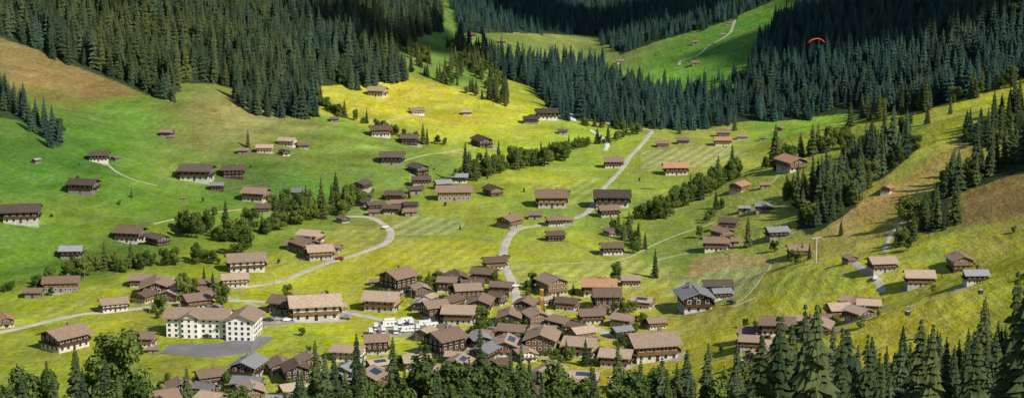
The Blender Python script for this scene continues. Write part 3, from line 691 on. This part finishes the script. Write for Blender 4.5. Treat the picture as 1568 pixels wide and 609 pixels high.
def addtrees(X,Y,s0,s1,tone,pb=.05):
    n=len(X); AX.extend(X);AY.extend(Y); AS.extend(RNG.uniform(s0,s1,n)*(1+.22*vn(X,Y,40,40))*np.where(RNG.rand(n)<.15,.6,1)*np.where(RNG.rand(n)<.06,1.25,1))
    k=RNG.randint(0,4,n); bb=RNG.rand(n)<pb; k[bb]=RNG.randint(4,7,bb.sum()); AI.extend(k); ATn.extend(np.clip(tone+.35*vn(X,Y,45,41)+RNG.uniform(-.2,.2,n),0,1))
X,Y=gridpts(FP[0],5.6,.08); addtrees(X,Y,.6,1.15,.4,.03)
X,Y=gridpts(FP[1],5.0,.05); addtrees(X,Y,.6,.95,.7,.02)
X,Y=gridpts(FP[2],5.6,.06); addtrees(X,Y,.5,1.0,.9,.04)
X,Y=gridpts(FP[3],6.0,.06); addtrees(X,Y,.4,.8,1.,.02)
for i,(d,s0,s1,tn_,pb) in enumerate([(.15,.6,1.1,.35,.25),(.2,.6,1.1,.25,.3),(.15,.6,1.15,.3,.15),(.25,.5,.95,.3,.2),(.15,.75,1.35,.15,.22)]):
    X,Y=gridpts(CPp[i],6.0,d); addtrees(X,Y,s0,s1,tn_,pb)
P=np.stack([AX,AY,height(np.array(AX),np.array(AY))-.3],1); print('forest',len(P))
scatter('forest',P,AS,AI,ATn)
HX=[];HY=[];HS=[];HI=[]
def row(pl,wm,dens,s0,s1,pb=.8):
    Q=[unproj(*p) for p in densify(pl,10,False)]
    for a,b_ in zip(Q[:-1],Q[1:]):
        L=math.hypot(b_[0]-a[0],b_[1]-a[1]); n=RNG.poisson(L*dens)
        for _ in range(n):
            t=RNG.rand(); HX.append(a[0]+(b_[0]-a[0])*t+RNG.uniform(-wm,wm)); HY.append(a[1]+(b_[1]-a[1])*t+RNG.uniform(-wm,wm)); HS.append(RNG.uniform(s0,s1)); HI.append(RNG.randint(4,7) if RNG.rand()<pb else RNG.randint(0,4))
row([(55,440),(90,430),(130,422),(200,412),(260,408),(330,398)],5,.35,.35,.8,.95)
row([(-20,452),(20,445),(60,442)],3,.2,.3,.5,.95)
row([(270,352),(310,362),(350,368),(400,358),(450,340),(520,325),(545,310)],7,.4,.5,1.1,.85)
row([(410,318),(440,318),(480,318)],5,.3,.5,.9,.85)
row([(700,278),(740,268),(790,258),(840,250),(872,240)],6,.5,.6,1.1,.72)
row([(820,245),(860,232),(930,218),(980,205)],3,.25,.4,.7,.8)
row([(490,160),(520,178),(560,190),(600,205),(640,218),(682,224)],3,.3,.35,.7,.85)
row([(620,108),(660,120),(720,140),(765,160)],6,.3,.4,.8,.4)
row([(622,62),(640,90),(650,105)],6,.3,.5,.8,.3)
row([(690,120),(720,100),(760,130),(770,160)],8,.3,.4,.8,.3)
row([(690,70),(720,90),(750,110)],8,.35,.5,.8,.3)
row([(980,335),(1010,332),(1040,326)],5,.5,.5,1.0,.95)
row([(1045,318),(1075,300),(1100,285),(1140,265)],5,.45,.6,1.1,.8)
row([(1195,250),(1230,240),(1285,228)],8,.5,.7,1.2,.85)
row([(1200,305),(1225,300),(1245,290)],5,.4,.6,1.,.5)
row([(1160,262),(1180,262)],4,.3,.6,.9,.8)
row([(920,362),(950,352),(965,368),(985,382)],3,.2,.4,.7,.7)
row([(1290,290),(1330,290)],5,.25,.5,.8,.3)
row([(615,215),(640,218)],3,.3,.4,.6)
row([(440,150),(495,160)],4,.3,.6,.9,.2)
row([(890,192),(930,196),(980,200)],3,.25,.3,.6,.8)
row([(1380,378),(1392,368)],3,.3,.5,.8,.8)
row([(1300,190),(1340,180),(1390,172)],6,.4,.6,.9,.3)
row([(1395,175),(1440,165),(1500,145),(1568,125)],7,.22,.5,.95,.25)
row([(240,250),(300,262)],4,.06,.3,.5,.8)
row([(1070,350),(1085,330),(1120,310)],4,.12,.3,.6,.9)
row([(1225,410),(1240,380),(1280,365)],5,.12,.3,.6,.6)
for poly,n,s0,s1 in (([(640,430),(780,425),(1000,480),(960,560),(640,560)],240,.2,.6),([(215,600),(600,545),(900,590),(900,630),(215,640)],170,.2,.55),([(200,430),(340,430),(340,475),(200,475)],36,.2,.5),([(560,295),(640,290),(640,335)],14,.2,.4),([(1090,340),(1210,350),(1200,385)],14,.2,.45),([(1140,500),(1330,465),(1350,490),(1180,560)],24,.2,.5),([(0,430),(1200,430),(1200,560),(0,560)],70,.15,.35),([(0,240),(1000,240),(1000,430),(0,430)],40,.12,.32),([(1200,400),(1568,330),(1568,470),(1250,470)],20,.12,.3)):
    Pp=plan(poly); xs=[p[0] for p in Pp]; ys=[p[1] for p in Pp]; c=0
    while c<n:
        x=random.uniform(min(xs),max(xs)); y=random.uniform(min(ys),max(ys))
        if inside(x,y,Pp) and all(math.hypot(x-h[0],y-h[1])>h[2]*.52 for h in HOUSES) and not any(inside(x,y,q) for q in AVOID) and np.min(np.hypot(RP[:,0]-x,RP[:,1]-y))>4:
            HX.append(x);HY.append(y);HS.append(random.uniform(s0,s1));HI.append(random.choice([4,5,6,4,5,6,0])) 
        c+=1
P=np.stack([HX,HY,height(np.array(HX),np.array(HY))-.2],1)
scatter('tree_row',P,HS,HI,np.zeros(len(P)))
def tree(u,v,hpx,k,tone=0.0):
    x,y,z,t=unproj(u,v); hm=hpx*t/F
    me=random.choice(SP) if k=='s' else random.choice(BR); H=20. if k=='s' else 12.
    o=obj('spruce_tree' if k=='s' else 'broadleaf_tree',me,loc=(x,y,z-.2),rz=random.uniform(0,6),sc=hm/H); o['tone']=tone
for q in [(287,342,25,'s'),(380,226,30,'s'),(370,392,50,'b'),(440,456,24,'b'),(280,462,45,'b'),(340,474,42,'b'),(245,480,34,'b'),(296,448,26,'b'),(731,520,38,'b'),(1003,425,48,'s'),(944,432,34,'b'),(970,388,26,'b'),(1071,364,20,'b'),(1145,378,52,'s'),(1390,385,26,'b'),(1125,200,30,'s'),(1420,190,34,'s'),(1455,175,30,'s'),(1495,150,34,'s'),(1525,135,34,'s'),
 (1040,205,24,'s'),(895,445,20,'b'),(870,300,10,'b'),(610,560,20,'b'),(257,588,20,'b'),(445,596,24,'b'),(1185,385,20,'b')]: tree(*q)
for u,v,h,k in [(30,640,85,'s'),(75,645,105,'s'),(118,640,118,'s'),(60,640,70,'b'),(150,640,105,'b'),(180,650,140,'b'),(207,648,95,'b'),(288,650,100,'s'),(370,660,70,'b'),(485,655,128,'s'),(500,660,90,'b'),(548,660,142,'s'),(530,665,110,'s'),(603,665,142,'s'),(625,670,100,'b'),(660,670,130,'b'),(690,670,115,'b'),(735,670,170,'s'),(718,672,125,'b'),(765,670,110,'b'),(798,665,140,'s'),(812,665,105,'s'),(850,665,110,'b'),(855,668,130,'s'),(905,665,105,'s'),(945,650,122,'s'),(960,665,85,'b'),(1010,680,138,'s'),(1050,675,155,'s'),(1035,680,125,'s'),(1082,680,155,'s'),(1110,680,125,'b'),(1125,690,165,'s'),(1165,700,150,'s'),(1180,690,172,'s'),(1215,690,172,'s'),(1240,690,130,'b'),(1270,690,198,'s'),(1300,680,145,'b'),(1500,620,175,'s'),(1527,680,140,'s'),(880,680,105,'b'),(780,680,105,'b'),(440,665,75,'b'),(575,680,120,'b'),(985,680,110,'b')]:
    tree(u,v,h*(1.06 if u<1200 else .97),k,random.uniform(0,.35))
for u in list(np.linspace(-20,215,18))+list(np.linspace(455,1210,60)):
    k=random.choice('ssb'); tree(u+random.uniform(-8,8),random.uniform(665,700),random.uniform(90,145) if k=='s' else random.uniform(80,115),k,random.uniform(0,.4))
for u in np.linspace(1130,1580,54):
    k=random.choice('sssb'); s_=(u-1130)/450.
    tree(u+random.uniform(-8,8),random.uniform(690,720)-120*s_,random.uniform(95,155) if k=='s' else random.uniform(75,110),k,random.uniform(0,.4))
for u in (235,262,345,400,425): tree(u,random.uniform(655,670),random.uniform(45,75),random.choice('sb'))

# ---------------------------------------------------------------- gondola lift
def ray(u,v,t):
    a=(u-W0/2)/F; b_=(H0/2-v)/F; return Vector((a*t,(cp+b_*sp)*t,CAMZ+(-sp+b_*cp)*t))
A=ray(850,626,560); Z_=ray(1640,396,640)
B=MB()
B.tube(A,Z_,.03,.03,4)
B.tube(A,A-Vector((0,0,60)),.5,.5,8)
obj('lift_cable',B.mesh('lift_cable',[M_steel]))
def gondola(s):
    p=A.lerp(Z_,s); B=MB()
    B.tube((0,0,0),(0,0,-1.6),.06,.06,6,1)
    pr=[(.55,-1.6),(.95,-1.95),(1.05,-2.6),(.95,-3.5),(.7,-3.8)]
    n=12; vs=[]
    for r_,z in pr:
        for i in range(n):
            t=2*math.pi*i/n; cx=abs(math.cos(t))**.5*math.copysign(1,math.cos(t)); cy=abs(math.sin(t))**.5*math.copysign(1,math.sin(t)); vs.append((r_*cx,r_*.85*cy,z))
    o=len(B.v); B.v+=vs
    for k in range(len(pr)-1):
        B.f+=[(o+k*n+i,o+k*n+(i+1)%n,o+(k+1)*n+(i+1)%n,o+(k+1)*n+i) for i in range(n)]; B.m+=[2 if k in(1,2) else 0]*n
    B.f.append(tuple(o+i for i in range(n))); B.m.append(0); B.f.append(tuple(o+(len(pr)-1)*n+i for i in range(n))); B.m.append(0)
    B.box(-.5,.5,-.12,.12,-.1,.15,1)
    obj('cable_car_cabin',B.mesh('cable_car_cabin',[M_cabin,M_steel,M_glass]),loc=p,rz=.4,sc=.8)
for u in(1005,1135,1390,1502):
    lo,hi=0,1
    for _ in range(40):
        mid=(lo+hi)/2; pp=A.lerp(Z_,mid)
        if proj(pp.x,pp.y,pp.z)[0]<u: lo=mid
        else: hi=mid
    gondola(lo)
x,y,z,t=unproj(1249,403)
B=MB(); B.tube((0,0,-1),(0,0,11),.45,.28,10); B.box(-2.6,2.6,-.2,.2,11,11.4); 
for sx in(-2.4,2.4): B.box(sx-.15,sx+.15,-1.4,1.4,10.5,10.8)
B.tube((.5,0,3),(.5,0,11),.05,.05,4); obj('lift_pylon',B.mesh('lift_pylon',[M_steel]),loc=(x,y,z),rz=.5)

# ---------------------------------------------------------------- paraglider
e=bpy.data.objects.new('paraglider',None); COL.objects.link(e); e.location=ray(1250,70,1000); e.rotation_euler[2]=.15
B=MB(); n=22; vs=[]
for i in range(n+1):
    a=math.radians(-66+132*i/n); ch=2.3*math.cos(a*.9)**.5+.2; X=4.6*math.sin(a); Zt=3.6*math.cos(a)
    up=Vector((math.sin(a),0,math.cos(a)))
    for yy,th in((-ch*.5,.0),(-ch*.2,.32),(ch*.5,.02),(-ch*.2,-.08)):
        vs.append((X+up.x*th,yy,Zt+up.z*th))
B.add(vs,[(i*4+k,i*4+(k+1)%4,(i+1)*4+(k+1)%4,(i+1)*4+k) for i in range(n) for k in range(4)]+[(0,1,2,3),(n*4+3,n*4+2,n*4+1,n*4)])
obj('canopy',B.mesh('canopy',[M_red]),e)
B=MB()
for i in range(0,n+1,2): B.tube(vs[i*4+3],(.25 if i>n/2 else -.25,0,-3.2),.015,.015,3)
obj('suspension_lines',B.mesh('suspension_lines',[M_rubber]),e)
vv=[(0,0,-4.0),(0,.02,-3.7),(0,.02,-3.45),(0,0,-3.3),(0,-.02,-3.15),(.13,-.05,-4.05),(.15,-.5,-3.98),(.15,-.75,-4.35),(-.13,-.05,-4.05),(-.15,-.5,-3.98),(-.15,-.75,-4.35),(.2,.02,-3.48),(.33,-.12,-3.3),(.3,-.15,-3.02),(-.2,.02,-3.48),(-.33,-.12,-3.3),(-.3,-.15,-3.02)]
ee=[(0,1),(1,2),(2,3),(3,4),(0,5),(5,6),(6,7),(0,8),(8,9),(9,10),(2,11),(11,12),(12,13),(2,14),(14,15),(15,16)]
rr=[.17,.16,.15,.07,.12,.1,.08,.05,.1,.08,.05,.07,.05,.04,.07,.05,.04]
me=bpy.data.meshes.new('pilot'); me.from_pydata(vv,ee,[]); me.materials.append(M_car[4]); o=obj('pilot',me,e)
sk=o.modifiers.new('skin','SKIN')
for i,r_ in enumerate(rr): me.skin_vertices[0].data[i].radius=(r_,r_)
me.skin_vertices[0].data[0].use_root=True
o.modifiers.new('sub','SUBSURF').levels=1

# ---------------------------------------------------------------- light, sky, camera
AZ=math.radians(134); EL=math.radians(39)
S=Vector((math.sin(AZ)*math.cos(EL),math.cos(AZ)*math.cos(EL),math.sin(EL)))
ld=bpy.data.lights.new('sun','SUN'); ld.energy=4.9; ld.angle=math.radians(.5); ld.color=(1,.93,.80)
lo=bpy.data.objects.new('sun',ld); COL.objects.link(lo); lo.rotation_euler=S.to_track_quat('Z','Y').to_euler(); lo.location=(300,0,800)
w=bpy.data.worlds.new('World'); scene.world=w; w.use_nodes=True; nt=w.node_tree
sk=nt.nodes.new('ShaderNodeTexSky'); sk.sky_type='NISHITA'; sk.sun_disc=False; sk.sun_elevation=EL; sk.sun_rotation=AZ; sk.altitude=1300
bg=nt.nodes['Background']; bg.inputs['Strength'].default_value=.12; nt.links.new(sk.outputs[0],bg.inputs['Color'])
def cloud(cx,cy,rx,ry,zc,n,seed):
    """cumulus high over the valley; (cx,cy) is where its shadow lands"""
    k=zc/S.z; px,py=cx+S.x*k,cy+S.y*k
    import bmesh
    bm=bmesh.new(); r=random.Random(seed)
    for i in range(n):
        a=r.uniform(0,6.28); q=math.sqrt(r.random()); X=rx*q*math.cos(a); Y=ry*q*math.sin(a); rad=min(rx,ry)*r.uniform(.2,.42)
        g_=bmesh.ops.create_icosphere(bm,subdivisions=3,radius=rad)
        for v_ in g_['verts']:
            c=v_.co; d=1+.12*math.sin(c.x*.05+i)+.1*math.sin(c.y*.07+2*i)
            v_.co=Vector((X+c.x*d,Y+c.y*d,max(c.z,-rad*.2)*.6))
    me=bpy.data.meshes.new('cloud'); bm.to_mesh(me); bm.free(); me.materials.append(M_cloud)
    for p_ in me.polygons: p_.use_smooth=True
    obj('cloud',me,loc=(px,py,zc))
cloud(430,1700,320,250,1500,24,5)
cloud(60,2000,250,160,1500,16,6)
cloud(-130,1560,80,90,1500,12,8)
cloud(-390,1560,70,110,1500,10,9)
cd=bpy.data.cameras.new('camera'); cd.sensor_width=36; cd.lens=F/W0*36; cd.clip_start=1; cd.clip_end=30000
cam=bpy.data.objects.new('camera',cd); COL.objects.link(cam); cam.location=(0,0,CAMZ); cam.rotation_euler=(math.pi/2-PIT,0,0)
scene.camera=cam
scene.view_settings.view_transform='Standard'; scene.view_settings.look='None'; scene.view_settings.exposure=0
print('houses',len(HOUSES))
